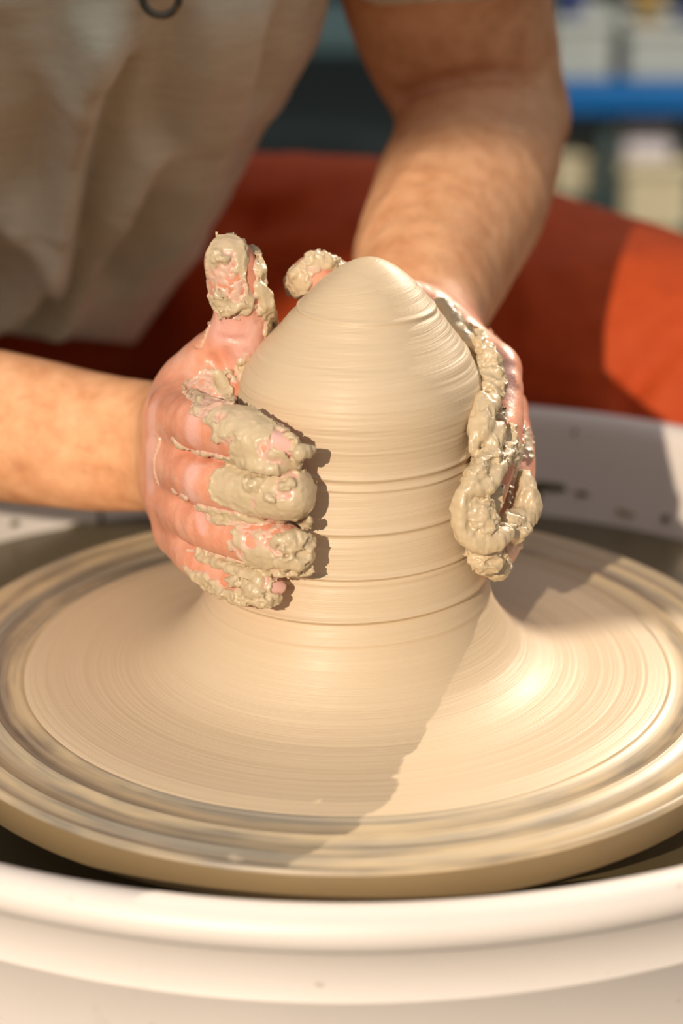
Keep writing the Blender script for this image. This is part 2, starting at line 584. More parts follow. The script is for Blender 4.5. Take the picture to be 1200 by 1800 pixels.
crate('storage_box', 950, 1078, 38, 150, YB + 0.04, 0.24, m_tub, 'cloudy grey storage box on the blue shelf, beside the arm', 'box', zb=sB[2])
crate('storage_box', 1098, 1260, 52, 150, YB + 0.04, 0.24, m_tub, 'cloudy grey storage box on the blue shelf, at the right edge of the photo', 'box', zb=sB[2])
tub('glazed_cup', 978, 1030, -24, 34, YB + 0.06, m_blue2, 'deep blue cup standing on the box nearer the arm', 'cup')
tub('glazed_bowl', 1110, 1168, -10, 48, YB + 0.06, m_yellow, 'ochre bowl standing on the right storage box', 'bowl', taper=0.6)
tub('glazed_cup', 1190, 1240, -24, 48, YB + 0.06, m_blue2, 'deep blue cup at the right edge, beside the ochre bowl', 'cup')
zl = FZ + 0.12
a_ = W(1095, 285, YB + 0.05); b_ = W(1215, 285, YB + 0.05)
r_ = empty('cream_bin', ((a_[0] + b_[0]) / 2, YB + 0.14, zl), 'tall cream plastic bin under the blue shelf with a white container on it', 'bin')
bm_obj('body', box_mesh(a_[0], b_[0], YB + 0.05, YB + 0.25, zl, a_[2], 0.01), m_cream, r_)
bm_obj('rim', box_mesh(a_[0] - .005, b_[0] + .005, YB + 0.045, YB + 0.255, a_[2] - .02, a_[2], 0.004), m_cream, r_)
crate('white_container', 1094, 1184, 212, 284, YB + 0.05, 0.12, m_white, 'small white container standing on the tall cream bin', 'container', zb=W(1095, 285, YB + 0.05)[2])
zt = W(1000, 345, YB + 0.05)[2]
a_ = W(945, 345, YB + 0.05); b_ = W(1062, 345, YB + 0.05)
r_ = empty('teal_bin', ((a_[0] + b_[0]) / 2, YB + 0.14, zl), 'dark teal bin under the blue shelf, just behind the bent elbow', 'bin')
bm_obj('body', box_mesh(a_[0], b_[0], YB + 0.05, YB + 0.25, zl, zt, 0.01), m_teal, r_)
bm_obj('rim', box_mesh(a_[0] - .005, b_[0] + .005, YB + 0.045, YB + 0.255, zt - .02, zt, 0.004), m_teal, r_)
crate('cream_box', 968, 1064, 278, 342, YB + 0.055, 0.12, m_cream, 'flat cream box lying on the dark teal bin', 'box', zb=zt)
# low bench at the back
bn = empty('bench', (0.05, 3.6, FZ), 'low dark bench far behind the potter between shirt and arm', 'bench')
bz = W(600, 45, 3.1)[2]
bm_obj('seat', box_mesh(-0.75, 0.30, 3.1, 3.45, bz - 0.05, bz, 0.006), plain('slate_top', lin(70, 92, 92), 0.5), bn)
for xx in (-0.72, 0.24):
    for yy in (3.12, 3.40): bm_obj('leg', box_mesh(xx, xx + .04, yy, yy + .04, FZ, bz - .05, 0.003), m_dark, bn)

# ------------------------------------------------------------------ potter's wheel
wheel = empty('pottery_wheel', (0, 0, FZ), 'white pottery wheel with a wide splash pan around a turning metal disc', 'pottery wheel')
R0 = 0.1765
prof = [(0.0005, -0.0002), (0.05, -0.0002), (0.10, -0.0002), (0.136, -0.0002), (0.1370, 0.0003), (0.1380, 0.0003), (0.1390, -0.0002), (0.150, -0.0002),
        (0.1505, 0.0004), (0.1513, 0.0004), (0.1518, -0.0002), (0.164, -0.0002), (0.1645, 0.0003), (0.1652, 0.0003), (0.1658, -0.0002), (0.1728, -0.0002), (0.1740, 0.0006), (0.1755, 0.0007), (R0, 0.0), (R0 + 0.0004, -0.0015), (R0 + 0.0002, -0.013), (R0 - 0.002, -0.0145), (0.05, -0.016), (0.045, -0.03), (0.03, -0.033), (0.03, -0.09), (0.0005, -0.09)]
V, F = lathe(prof, 256)
wh = mesh_obj('wheel_head', V, F, m_wheel, wheel)
wh.data.materials.append(plain('wheel_edge_slip', lin(134, 114, 82), 0.5))
for p_ in wh.data.polygons:
    if p_.center.z < -0.0012: p_.material_index = 1

# splash pan: rounded oblong, deeper towards the potter
NP = 200
PCY, PA, PBF, PBB = 0.055, 0.285, 0.2585, 0.270


def pan_curve(o, e=2.0):
    pts = []
    for j in range(NP):
        t = 2 * math.pi * j / NP
        c, s = math.cos(t), math.sin(t)
        b = PBF if s < 0 else PBB
        e = 1.92 + 0.36 * max(0.0, min(1.0, s * 2 + 0.5))
        pts.append(((PA + o) * math.copysign(abs(c) ** (2 / e), c), PCY + (b + o) * math.copysign(abs(s) ** (2 / e), s)))
    return pts


pan_prof = [(-0.235, -0.088), (-0.10, -0.090), (-0.035, -0.086), (-0.016, -0.076), (-0.009, -0.052), (-0.004, -0.015), (-0.0005, -0.001), (0.001, 0.0035), (0.0045, 0.0068), (0.009, 0.0080),
            (0.0135, 0.0070), (0.0170, 0.0040), (0.0180, 0.0), (0.0172, -0.004), (0.0145, -0.0068), (0.0110, -0.0076), (0.0095, -0.009), (0.0088, -0.020), (0.0080, -0.0290), (0.0087, -0.0298), (0.0087, -0.0302), (0.0080, -0.0310), (0.0076, -0.06), (0.0066, -0.10), (0.004, -0.122), (-0.006, -0.132), (-0.10, -0.134), (-0.235, -0.134)]
V = []
for o, z in pan_prof:
    for x, y in pan_curve(o): V.append((x, y, z))
F = grid_faces(len(pan_prof), NP)
V2 = V; k = len(pan_prof) - 1
F += [tuple((k * NP + j) for j in range(NP))[::-1]]
F += [tuple((0 * NP + (j + 1) % NP, 0 * NP + j, k * NP + j, k * NP + (j + 1) % NP)) for j in range(0)]
pan = mesh_obj('splash_pan', V2, F, m_pan, wheel)
# dirty slip water lying in the pan
m_puddle = plain('slip_water', lin(104, 92, 66), 0.3)
V = [(0, PCY, -0.050)] + [(x, y, -0.050) for x, y in pan_curve(-0.008)]
mesh_obj('slip_water', V, [(0, 1 + j, 1 + (j + 1) % NP) for j in range(NP)], m_puddle, wheel)
# stand under the pan
V, F = lathe([(0.0, -0.30), (0.12, -0.30), (0.125, -0.28), (0.125, -0.138), (0.10, -0.135), (0.0, -0.135)], 48, (0, 0.05))
mesh_obj('motor_housing', V, F, m_dark, wheel)
for lx, ly in ((-0.11, -0.04), (0.11, -0.04), (0.0, 0.17)):
    V, F = lathe([(0.0, FZ), (0.02, FZ), (0.022, FZ + 0.004), (0.02, FZ + 0.01), (0.016, FZ + 0.012), (0.016, -0.15), (0.0, -0.15)], 20, (lx, ly))
    mesh_obj('leg', V, F, m_dark, wheel)


def splat(name, c, n, rx, ry, seed, parent, mat):
    """thin dried splash, also a painted light streak, lying on a surface with normal n"""
    n = Vector(n).normalized(); u = n.cross(Vector((0, 0, 1))); u.normalize(); w = n.cross(u)
    rr = random.Random(seed); ph = [rr.uniform(0, 6.28) for _ in range(5)]
    V = [Vector(c) + n * 0.0016]; F = []
    N2 = 36
    for k, (s, h) in enumerate(((0.6, 0.0014), (0.9, 0.0009), (1.0, -0.0006))):
        for j in range(N2):
            a = 2 * math.pi * j / N2
            q = 1 + sum(0.16 / (i + 1) * math.sin((i + 2) * a + ph[i]) for i in range(5))
            V.append(Vector(c) + n * h + (u * math.cos(a) * rx + w * math.sin(a) * ry) * s * q)
    for j in range(N2): F.append((0, 1 + j, 1 + (j + 1) % N2))
    for k in range(2):
        for j in range(N2):
            a, b = 1 + k * N2 + j, 1 + k * N2 + (j + 1) % N2
            F.append((a, b, b + N2, a + N2))
    return mesh_obj(name, V, F, mat, parent)


pz = [p[1] for p in pan_prof[:9]]; po = [p[0] for p in pan_prof[:9]]


def on_pan(px, py):
    """point of the pan's inner back wall on a pixel's sight line, with its normal"""
    d = FWD + RGT * ((px - 600) / FPX) - UPV * ((py - 900) / FPX)
    for t in np.linspace(0.9, 1.5, 3000):
        p = CAM + d * t
        if p[2] > 0.005: continue
        o = np.interp(p[2], pz, po)
        e = 1.92 + 0.36
        q = (abs(p[0]) / (PA + o)) ** e + (abs(p[1] - PCY) / (PBB + o)) ** e
        if q > 1:
            n = -np.array([math.copysign((abs(p[0]) / (PA + o)) ** (e - 1) / (PA + o), p[0]), math.copysign((abs(p[1] - PCY) / (PBB + o)) ** (e - 1) / (PBB + o), p[1] - PCY), 0.0])
            n /= np.linalg.norm(n); n[2] = 0.2
            return p, n
    return None, None


m_stain_light = plain('pale_stain_and_light_streak', lin(186, 160, 126), 0.8)
for sx_, sy_, rx_, ry_, sd, mt_ in ((962, 856, .011, .0035, 1, m_stain), (935, 872, .006, .003, 2, m_stain), (1022, 868, .004, .0018, 3, m_stain), (1170, 912, .0022, .0030, 4, m_stain),
                                    (1100, 902, .007, .0016, 5, m_stain_light), (1010, 760, .0013, .0015, 6, m_stain), (138, 930, .0075, .0045, 7, m_stain), (25, 920, .0025, .0022, 8, m_stain), (178, 915, .0014, .008, 9, m_stain),
                                    (66, 975, .008, .0028, 10, m_stain_light), (100, 965, .010, .003, 11, m_stain_light)):  # last two pale patches paint the light passing under the forearm
    p_, n_ = on_pan(sx_, sy_)
    if p_ is not None: splat('splash_and_light_streak', p_, n_, rx_, ry_, sd, wheel, mt_)

# ------------------------------------------------------------------ clay on the wheel
cz = np.array([0.0012, 0.0013, 0.0015, 0.0022, 0.004, 0.007, 0.012, 0.018, 0.024, 0.031, 0.040, 0.050, 0.060, 0.075, 0.090, 0.100, 0.106, 0.112, 0.1195, 0.128, 0.1376, 0.148, 0.1565, 0.166, 0.1718, 0.174, 0.1755, 0.1762])
cr_ = np.array([0.1375, 0.130, 0.118, 0.102, 0.089, 0.081, 0.0735, 0.0680, 0.0640, 0.0605, 0.0578, 0.0560, 0.0545, 0.0525, 0.0500, 0.0492, 0.0490, 0.0493, 0.0500, 0.0485, 0.043, 0.034, 0.0275, 0.0190, 0.0115, 0.0075, 0.0040, 0.0])
def clay_r(z): return np.interp(z, cz, cr_)
def clay_x(z): return np.interp(z, [0, 0.03, 0.09, 0.176], [0.0, 0.001, 0.004, 0.0095])


def build_clay():
    # resample the profile by arc length
    seg = np.concatenate([[0], np.cumsum(np.hypot(np.diff(cz), np.diff(cr_)))])
    s = np.linspace(0, seg[-1], 1300)
    # smooth
    z = np.interp(s, seg, cz); r = np.interp(s, seg, cr_)
    for _ in range(125):
        z[1:-1] = (z[:-2] + 2 * z[1:-1] + z[2:]) / 4; r[1:-1] = (r[:-2] + 2 * r[1:-1] + r[2:]) / 4
    n = 320
    th = np.linspace(0, 2 * np.pi, n, endpoint=False)
    Z = np.repeat(z[:, None], n, 1); Rr = np.repeat(r[:, None], n, 1); S = np.repeat(s[:, None], n, 1)
    T = np.repeat(th[None], len(z), 0)
    # throwing grooves: (height, amplitude, width)
    up = np.clip((Z - 0.012) / 0.02, 0, 1)
    g = np.zeros_like(Z)
    rs = np.random.RandomState(3)
    for zc, am, w, sk in ((0.0995, 0.0009, 0.0011, 0.0), (0.095, 0.0005, 0.0008, 0.0), (0.0775, 0.0011, 0.0012, 0.001), (0.0595, 0.0013, 0.0011, 0.001), (0.0568, 0.0006, 0.001, 0.001), (0.0420, 0.0015, 0.0012, 0.0015), (0.033, 0.0004, 0.001, 0.001), (0.1565, 0.0006, 0.0009, 0.0)):
        zz = Z - zc - sk * np.sin(T + 2.2)
        g += am * np.exp(-(zz / w) ** 2) - 0.6 * am * np.exp(-((zz + 1.7 * w) / (1.6 * w)) ** 2)
    fine = np.zeros_like(Z)
    P = np.stack([np.cos(T) * 0.9, np.sin(T) * 0.9, S * 820], -1)
    fine = vnoise(P) * 0.00016 + vnoise(P * np.array([1, 1, 0.37]) + 5) * 0.00022
    P2 = np.stack([np.cos(T) * 0.8, np.sin(T) * 0.8, S * 60], -1)
    fine = fine * 0.6 + vnoise(P2) * 0.00016
    conem = np.clip((Z - 0.10) / 0.01, 0, 1) * np.clip((0.165 - Z) / 0.01, 0, 1)
    fine *= 0.45 + 0.9 * conem
    flat = np.clip((0.02 - Z) / 0.015, 0, 1)
    Rr2 = Rr + (g + fine) * up
    Z2 = Z + fine * flat * 1.0 * np.clip((0.137 - Rr) / 0.01, 0, 1)
    X = clay_x(Z) + Rr2 * np.cos(T); Y = Rr2 * np.sin(T)
    edge = np.clip((Rr - 0.112) / 0.0255, 0, 1)
    wob = vnoise(np.stack([np.cos(T) * 1.3, np.sin(T) * 1.3, 0 * T + 2], -1)) * 0.0035 * edge ** 2
    X = X + wob * np.cos(T); Y = Y + wob * np.sin(T)
    Z2 = np.where(Rr > 0.128, Z2 * (1 - np.clip((Rr - 0.128) / 0.0095, 0, 1)) - 0.0004 * np.clip((Rr - 0.135) / 0.0025, 0, 1), Z2)
    Vv = np.stack([X, Y, Z2], -1).reshape(-1, 3)
    i = np.arange(len(z) - 1)[:, None]; j = np.arange(n)[None]; k = (j + 1) % n
    Q = np.stack([i * n + j, i * n + k, (i + 1) * n + k, (i + 1) * n + j], -1).reshape(-1, 4)
    o = fast_mesh('clay_lump', Vv, Q, m_clay)
    tag(o, 'tall cone of wet beige clay spread on the turning wheel disc', 'clay')
    return o


build_clay()


def on_clay(px, py, off):
    """point on the sight line of a pixel, 'off' outside the clay's surface (nearest side)"""
    d = FWD + RGT * ((px - 600) / FPX) - UPV * ((py - 900) / FPX)
    t = np.linspace(0.6, 1.05, 1800)
    P = CAM + d * t[:, None]
    f = np.hypot(P[:, 0] - clay_x(P[:, 2]), P[:, 1]) - clay_r(np.clip(P[:, 2], 0.002, 0.176)) - off
    i = np.where(f < 0)[0]
    return P[i[0]] if len(i) else P[np.argmin(f)]


# ------------------------------------------------------------------ the potter
potter = empty('person', (-0.10, 0.62, FZ), 'potter in a grey heather t-shirt and rust trousers, both hands pressed round the wet clay', 'person')
body = Shape()
X3 = np.array([1.0, 0, 0]); Y3 = np.array([0, 1.0, 0]); Z3 = np.array([0, 0, 1.0])

# right hand (left in the photograph)
H1 = {}
H1['index'] = [(W(306, 728, 0.008), .0112), (W(352, 745, -0.026), .0108), (W(425, 765, -0.046), .0104), (W(486, 793, -0.0565), .0090)]
H1['middle'] = [(W(303, 800, 0.006), .0113), (W(350, 838, -0.028), .0108), (W(430, 859, -0.049), .0104), (W(508, 868, -0.0605), .0094)]
H1['ring'] = [(W(303, 872, 0.008), .0110), (W(350, 912, -0.026), .0104), (W(428, 942, -0.049), .0100), (W(501, 962, -0.0605), .0090)]
H1['pinky'] = [(W(315, 935, 0.012), .0100), (W(345, 975, -0.018), .0090), (W(400, 1010, -0.040), .0082), (W(465, 1032, -0.0560), .0072)]
wr1 = W(300, 775, 0.075)
WEB = []
for a_, b_ in (('index', 'middle'), ('middle', 'ring'), ('ring', 'pinky')):
    p0 = (np.array(H1[a_][0][0]) + H1[b_][0][0]) / 2; p1 = (np.array(H1[a_][1][0]) + H1[b_][1][0]) / 2
    WEB.append(prim(p0, p0 * 0.35 + p1 * 0.65, .0098, .0078))
WEB.append(prim(W(352, 712, .006), W(398, 700, .002), .0115, .0095))
for nm, pts in H1.items():
    body.add(chain(pts, 0.0005), 0.0022)
def palm(sh, wrist, mcps, r0, r1, k=0.010):
    pr = []
    for m_ in mcps: pr.append(prim(wrist, m_, r0, r1))
    for a_, b_ in zip(mcps[:-1], mcps[1:]): pr.append(prim(a_, b_, r1, r1))
    sh.add((k, pr), 0.005)
mc1 = [H1[n_][0][0] for n_ in ('index', 'middle', 'ring', 'pinky')]
pr = []
for q_, (m_, w_) in enumerate(zip(mc1, (W(312, 735, .07), W(308, 765, .072), W(305, 800, .072), W(306, 840, .068)))):
    pr.append(prim(w_, m_, .0165, .0100))
body.add((0.010, pr), 0.004)
body.add((0.004, WEB), 0.006)
# thumb and its base
T1 = [(W(335, 740, .055), .019), (W(365, 672, .030), .0165), (W(408, 612, .016), .0130), (W(424, 555, .012), .0112), (W(415, 500, .010), .0110), (W(402, 458, .010), .0098)]
body.add(chain(T1, 0.001), 0.006)
body.add((0.010, [prim(W(325, 715, .03), W(378, 700, .012), .0135, .010), prim(W(335, 690, .025), W(395, 655, .02), .013, .011)]), 0.010)
# unseen web added behind the lump to block light between thumb and clay
body.add((0.008, [prim(W(380, 690, .030), W(420, 690, .030), .014, .010), prim(W(400, 640, .026), W(440, 640, .030), .012, .009)]), 0.008)
# forearm
A1 = [(W(318, 785, .080), .024), (W(265, 784, .090), .0290), (W(180, 779, .100), .0312), (W(90, 765, .110), .0332), (W(0, 750, .120), .0352), (W(-120, 735, .130), .038), (W(-270, 715, .150), .040), (W(-400, 690, .165), .036)]
body.add(chain(A1, 0.002, (Y3, 0.80)), 0.012)
EL1 = W(-410, 685, .165)
SH1 = np.array([-0.235, 0.30, 0.47])
body.add(chain([(EL1, .038), (EL1 * 0.5 + SH1 * 0.5, .048), (SH1, .058)], 0.01), 0.02)

# left hand (right in the photograph)
H2 = {}
H2['index'] = [(W(872, 652, 0.030), .0100), (W(882, 740, 0.002), .0090), (W(868, 818, -0.020), .0083), (W(850, 880, -0.030), .0078)]
H2['middle'] = [(W(884, 720, 0.045), .0100), (W(900, 790, 0.018), .0092), (W(902, 860, -0.002), .0086), (W(893, 905, -0.012), .0082)]
H2['ring'] = [(W(880, 790, 0.050), .0098), (W(893, 860, 0.022), .0088), (W(890, 925, 0.002), .0082), (W(878, 962, -0.008), .0076)]
H2['pinky'] = [(W(865, 850, 0.048), .0086), (W(880, 920, 0.022), .0078), (W(870, 970, 0.0), .0070), (W(858, 985, -0.012), .0064)]
wr2 = W(730, 585, 0.105)
for nm, pts in H2.items():
    body.add(chain(pts, 0.0005), 0.002)
mc2 = [H2[n_][0][0] for n_ in ('index', 'middle', 'ring', 'pinky')]
pr = []
for m_, w_ in zip(mc2, (W(760, 585, .102), W(750, 610, .104), W(745, 635, .104), W(742, 660, .10))):
    pr.append(prim(w_, m_, .0165, .0095))
body.add((0.010, pr), 0.004)
T2 = [(W(760, 590, .090), .018), (W(745, 565, .072), .0160), (W(690, 535, .055), .0125), (W(620, 510, .045), .0105), (W(565, 494, .034), .0100), (W(549, 489, .030), .0094)]
body.add(chain(T2, 0.001), 0.006)
body.add((0.006, [prim(W(790, 600, .075), W(848, 668, .045), .014, .012), prim(W(770, 580, .080), W(800, 640, .070), .014, .014)]), 0.006)  # palm fill added against the clay to stop a light leak
body.add((0.006, [prim(W(790, 575, .060), W(865, 640, .032), .010, .0085), prim(W(775, 560, .066), W(800, 590, .05), .008, .008)]), 0.006)
A2 = [(W(735, 590, .102), .0265), (W(738, 545, .120), .0300), (W(762, 455, .175), .0385), (W(808, 350, .235), .0440), (W(838, 262, .285), .0440), (W(842, 190, .320), .0430)]
body.add(chain(A2, 0.002), 0.012)
SH2 = W(770, -420, .26)
body.add(chain([(W(838, 140, .322), .0425), (W(798, 40, .315), .0475), (W(776, -80, .305), .0520), (W(765, -220, .29), .056), (SH2, .060)], 0.01), 0.006)
# elbow point
body.add((0.01, [prim(W(908, 175, .345), W(918, 215, .335), .019, .022)]), 0.024)

def surf(px, py, lift=0.0, sh=None, far=1.35):
    """first point of the body met by the sight line of a pixel"""
    sh = sh or body
    d = FWD + RGT * ((px - 600) / FPX) - UPV * ((py - 900) / FPX); d = d / np.linalg.norm(d)
    t = np.linspace(0.70, far, 500)
    D = sh.d(CAM + d * t[:, None])
    i = np.where(D < lift)[0]
    if not len(i): i = [np.argmin(D)]
    k = i[0]
    tt = t[k] - (t[1] - t[0]) * (lift - D[k]) / max(D[k - 1] - D[k], 1e-6) if k else t[0]
    return CAM + d * tt


# creases and folds
def crv(pts, dep, w):
    bare = Shape(); bare.g = body.g
    body.crease([surf(p[0], p[1], 0, bare) for p in pts], dep, w)
crv([(702, 172), (730, 160), (765, 152), (830, 139), (880, 134), (915, 131)], .0075, .0042)
crv([(372, 634), (380, 655), (392, 680)], .0035, .0022)
crv([(398, 620), (412, 640), (424, 650)], .0018, .0018)
crv([(385, 592), (430, 596)], .0012, .0012)
crv([(380, 545), (455, 540)], .0012, .0011)
crv([(383, 556), (455, 553)], .0010, .0010)
crv([(385, 567), (455, 566)], .0008, .0010)
for x_, y_ in ((337, 757), (338, 846), (340, 915), (335, 978)):     # knuckles: raised cap with fine folds
    crv([(x_ - 2, y_ - 14), (x_, y_ + 14)], -.0004, .0060)
    crv([(x_ + 14, y_ - 14), (x_ + 17, y_), (x_ + 14, y_ + 14)], .0003, .0010)
for x_, y_ in ((885, 735), (905, 790)):
    crv([(x_ - 10, y_), (x_ + 8, y_)], -.0010, .005)
crv([(898, 640), (903, 662)], -.0022, .006)
# tendons and veins of the forearm
crv([(40, 800), (120, 808), (200, 812)], -.0012, .005)
crv([(640, 420), (690, 340), (740, 270)], -.0012, .007)

FLO = (-0.34, -0.12, -0.03); FHI = (0.22, 0.42, 0.42)


def hand_attr(V):
    a = (1 - np.clip((np.linalg.norm(V - W(345, 850, -.02), axis=1) - 0.085) / 0.01, 0, 1)) * (1 - np.clip((V[:, 1] - 0.030) / 0.012, 0, 1))
    b = 1 - np.clip((np.linalg.norm(V - W(880, 790, .01), axis=1) - 0.080) / 0.025, 0, 1)
    c = 1 - np.clip((np.linalg.norm(V - W(400, 560, .01), axis=1) - 0.048) / 0.02, 0, 1)
    d = 1 - np.clip((np.linalg.norm(V - W(550, 490, .03), axis=1) - 0.045) / 0.02, 0, 1)
    return np.maximum(np.maximum(a, b), np.maximum(c, d))


def film_shine_attr(V):  # pale slip film doubling as painted highlights on knuckles and hand edge
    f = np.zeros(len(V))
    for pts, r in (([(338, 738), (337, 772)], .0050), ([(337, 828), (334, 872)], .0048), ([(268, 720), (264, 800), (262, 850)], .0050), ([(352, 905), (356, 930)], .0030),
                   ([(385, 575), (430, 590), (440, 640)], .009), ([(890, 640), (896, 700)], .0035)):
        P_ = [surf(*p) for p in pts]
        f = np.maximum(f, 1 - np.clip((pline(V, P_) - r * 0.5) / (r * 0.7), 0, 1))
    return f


V, Q = polygonize(body, FLO, FHI, 0.0011)
n1 = len(V)
# shoulders, chest, neck and head (coarser, mostly above the frame or under the shirt)
tor = Shape()
HP = np.array([-0.13, 0.62, 0.03]); CH = np.array([-0.09, 0.33, 0.40]); NK = np.array([-0.075, 0.27, 0.55])
tor.add((0.04, [prim(HP + np.array([-.03, 0, 0]), CH + np.array([-.03, 0, 0]), .07, .08, (Y3, 0.8)), prim(SH1, SH2, .06, .06), prim(CH, NK, .08, .052), prim(NK, NK + np.array([0.005, -0.04, 0.06]), .052, .050)]), 0.04)
tor.add(chain([(EL1 * 0.5 + SH1 * 0.5, .047), (SH1, .058)], 0.01), 0.02)
tor.add(chain([(W(775, -220, .29), .055), (SH2, .060)], 0.01), 0.02)
HD = NK + np.array([0.008, -0.085, 0.135])
tor.add((0.02, [prim(HD + np.array([0, .03, .02]), HD + np.array([0, -.01, .03]), .078, .076, (X3, 0.92)), prim(HD + np.array([0, -.03, -.03]), HD + np.array([0, -.055, -.065]), .055, .032, (X3, .95))]), 0.02)
nose = HD + np.array([0, -.095, -.005])
tor.add((0.006, [prim(nose + np.array([0, .015, .022]), nose + np.array([0, -.004, -.012]), .007, .011)]), 0.008)
for sx in (-1, 1):
    tor.add((0.004, [prim(HD + np.array([sx * .074, .02, .012]), HD + np.array([sx * .072, .018, -.02]), .012, .008, (X3, .5))]), 0.004)
    tor.crease([HD + np.array([sx * .020, -.088, .022]), HD + np.array([sx * .042, -.080, .022])], .014, .010)
tor.crease([HD + np.array([-.022, -.090, -.046]), HD + np.array([.022, -.090, -.046])], .006, .003)
V3, Q3 = polygonize(tor, (-0.45, -0.05, -0.15), (0.30, 0.80, 0.95), 0.005)
Vb = np.concatenate([V, V3]); Qb = np.concatenate([Q, Q3 + n1])
fine_noise = fbm(V * 260, 2) * 0.00012 + fbm(V * 60, 2) * 0.00030
hattr = hand_attr(Vb); fattr = film_shine_attr(Vb)
crs = np.zeros(len(Vb))
for pts, dep, w_ in body.cr:
    if dep > 0: crs[:n1] = np.maximum(crs[:n1], min(1, dep / 0.003) * np.exp(-(pline(V, pts) / (w_ * 1.1)) ** 2))
bo = fast_mesh('body', Vb, Qb, m_skin, potter, {'hand': hattr, 'crease': crs, 'film_shine': fattr})
nrm = np.empty(len(Vb) * 3, dtype=np.float32); bo.data.vertices.foreach_get('normal', nrm); nrm = nrm.reshape(-1, 3)
Vd = Vb.copy(); Vd[:n1] += nrm[:n1] * fine_noise[:, None]
bo.data.vertices.foreach_set('co', Vd.astype(np.float32).ravel()); bo.data.update()

# ---- fine hair on the forearms
rs = np.random.RandomState(11)
cand = np.where((V[:, 1] > 0.055) & (hattr[:n1] < 0.1) & ((V[:, 0] < -0.10) | (V[:, 2] > 0.09)))[0]
pick = rs.choice(cand, 2600)
HV = []; HF = []
for i_ in pick:
    p = V[i_]; n = nrm[i_].astype(float)
    ax = np.array([0.9, -0.25, -0.2]) if p[0] < -0.10 else np.array([-0.35, -0.85, -0.45])
    t_ = ax - n * (ax @ n) + rs.normal(0, 0.22, 3); t_ -= n * (t_ @ n); t_ /= np.linalg.norm(t_) + 1e-9
    L_ = rs.uniform(0.004, 0.009); sd = np.cross(n, t_) * 0.00006
    m1 = p + t_ * L_ * 0.5 + n * L_ * 0.22; e1 = p + t_ * L_ + n * L_ * 0.20
    k_ = len(HV); HV += [p - sd, p + sd, m1 - sd, m1 + sd, e1]
    HF += [(k_, k_ + 1, k_ + 3, k_ + 2), (k_ + 2, k_ + 3, k_ + 4)]
tag(mesh_obj('arm_hair', HV, HF, plain('light_brown_hair', lin(150, 104, 66), 0.6), potter), kind='stuff')

# ---- clay clinging to the hands
coat = []   # (a, b, radius of the smeared region)
def cover(pts, rad):
    P_ = [surf(*p) for p in pts]
    for i in range(len(P_) - 1): coat.append((P_[i], P_[i + 1], rad, rad, None))
cover([(362, 690), (385, 712), (430, 745), (490, 785)], .0108)
cover([(425, 790), (500, 815)], .0080)
cover([(400, 850), (450, 862), (530, 870)], .0108)
cover([(420, 880), (520, 900)], .0070)
cover([(355, 893), (400, 905), (440, 915), (520, 925)], .0048)
cover([(445, 955), (480, 968), (530, 970)], .0110)
cover([(330, 965), (370, 975), (410, 1000), (450, 1015)], .0034)
cover([(450, 1010), (480, 1035)], .0055)
cover([(350, 1020), (400, 1040), (440, 1052), (485, 1050)], .0042)
cover([(325, 995), (350, 1018)], .0014)
cover([(398, 438), (392, 480), (395, 520)], .0105)
cover([(420, 530), (400, 540)], .0060)
cover([(455, 480), (466, 540), (470, 575)], .0055)
cover([(430, 640), (420, 665)], .0045)
cover([(300, 862), (345, 878)], .0012)
cover([(305, 775), (345, 793), (400, 808)], .0020)
cover([(540, 460), (520, 490), (510, 520)], .0060)
cover([(550, 455), (585, 462)], .0060)
cover([(775, 555), (820, 600), (850, 640), (860, 690)], .0070)
cover([(845, 650), (855, 740), (850, 820), (840, 900)], .0085)
cover([(925, 765), (905, 800), (915, 860), (905, 930)], .0062)
cover([(900, 950), (862, 985)], .0100)
lumps = Shape(); rough_l = Shape()
def rope(pts, rough=False):
    """roll of clay lying on the hand: (pixel x, pixel y, radius, lift above the skin) or, off the hand, a depth marked by a fifth value"""
    P_ = [((W(p[0], p[1], p[4]) if len(p) > 4 else surf(p[0], p[1], p[3])), p[2]) for p in pts]
    (rough_l if rough else lumps).add(chain(P_, 0.002), 0.0010)
# right hand: ridges between the fingers, crumbs at the tips
rope([(400, 806, .0016, 0), (440, 815, .0022, .0002), (480, 822, .0026, .0002), (520, 822, .0022, 0)])
rope([(505, 770, .0016, .0002), (518, 790, .0024, .0008), (520, 812, .0020, .0005)], True)
rope([(524, 800, .0020, 0, -.068), (533, 792, .0018, 0, -.066), (541, 794, .0014, 0, -.064), (549, 786, .0006, 0, -.062)])
rope([(420, 905, .0014, 0), (460, 912, .0024, .0002), (500, 915, .0030, .0004), (530, 912, .0026, .0002), (538, 925, .0020, .0006), (515, 945, .0026, .0008), (480, 955, .0020, .0004)])
rope([(530, 925, .0020, .0004), (545, 915, .0012, 0, -.066)], True)
rope([(500, 962, .0032, .0002), (525, 952, .0040, 0), (536, 965, .0036, 0), (520, 985, .0036, 0), (490, 985, .0026, .0002)], True)
rope([(450, 1005, .0010, .0002), (500, 1004, .0014, .0004), (535, 1000, .0016, 0, -.066), (543, 1003, .0010, 0, -.064)], True)
rope([(360, 1030, .0014, 0), (395, 1042, .0022, 0), (430, 1050, .0026, 0), (460, 1054, .0022, 0), (485, 1052, .0018, 0)], True)
rope([(400, 1020, .0016, .0004), (430, 1028, .0024, .0006), (455, 1040, .0024, .0006)], True)
rope([(345, 978, .0010, 0), (390, 992, .0018, .0002), (430, 1008, .0024, .0003), (452, 1012, .0020, .0002), (458, 1028, .0016, .0002)])
rope([(322, 995, .0006, 0), (335, 1008, .0010, .0002), (350, 1020, .0013, .0003)])
rope([(345, 885, .0008, 0), (380, 900, .0012, .0002), (420, 912, .0014, .0002)])
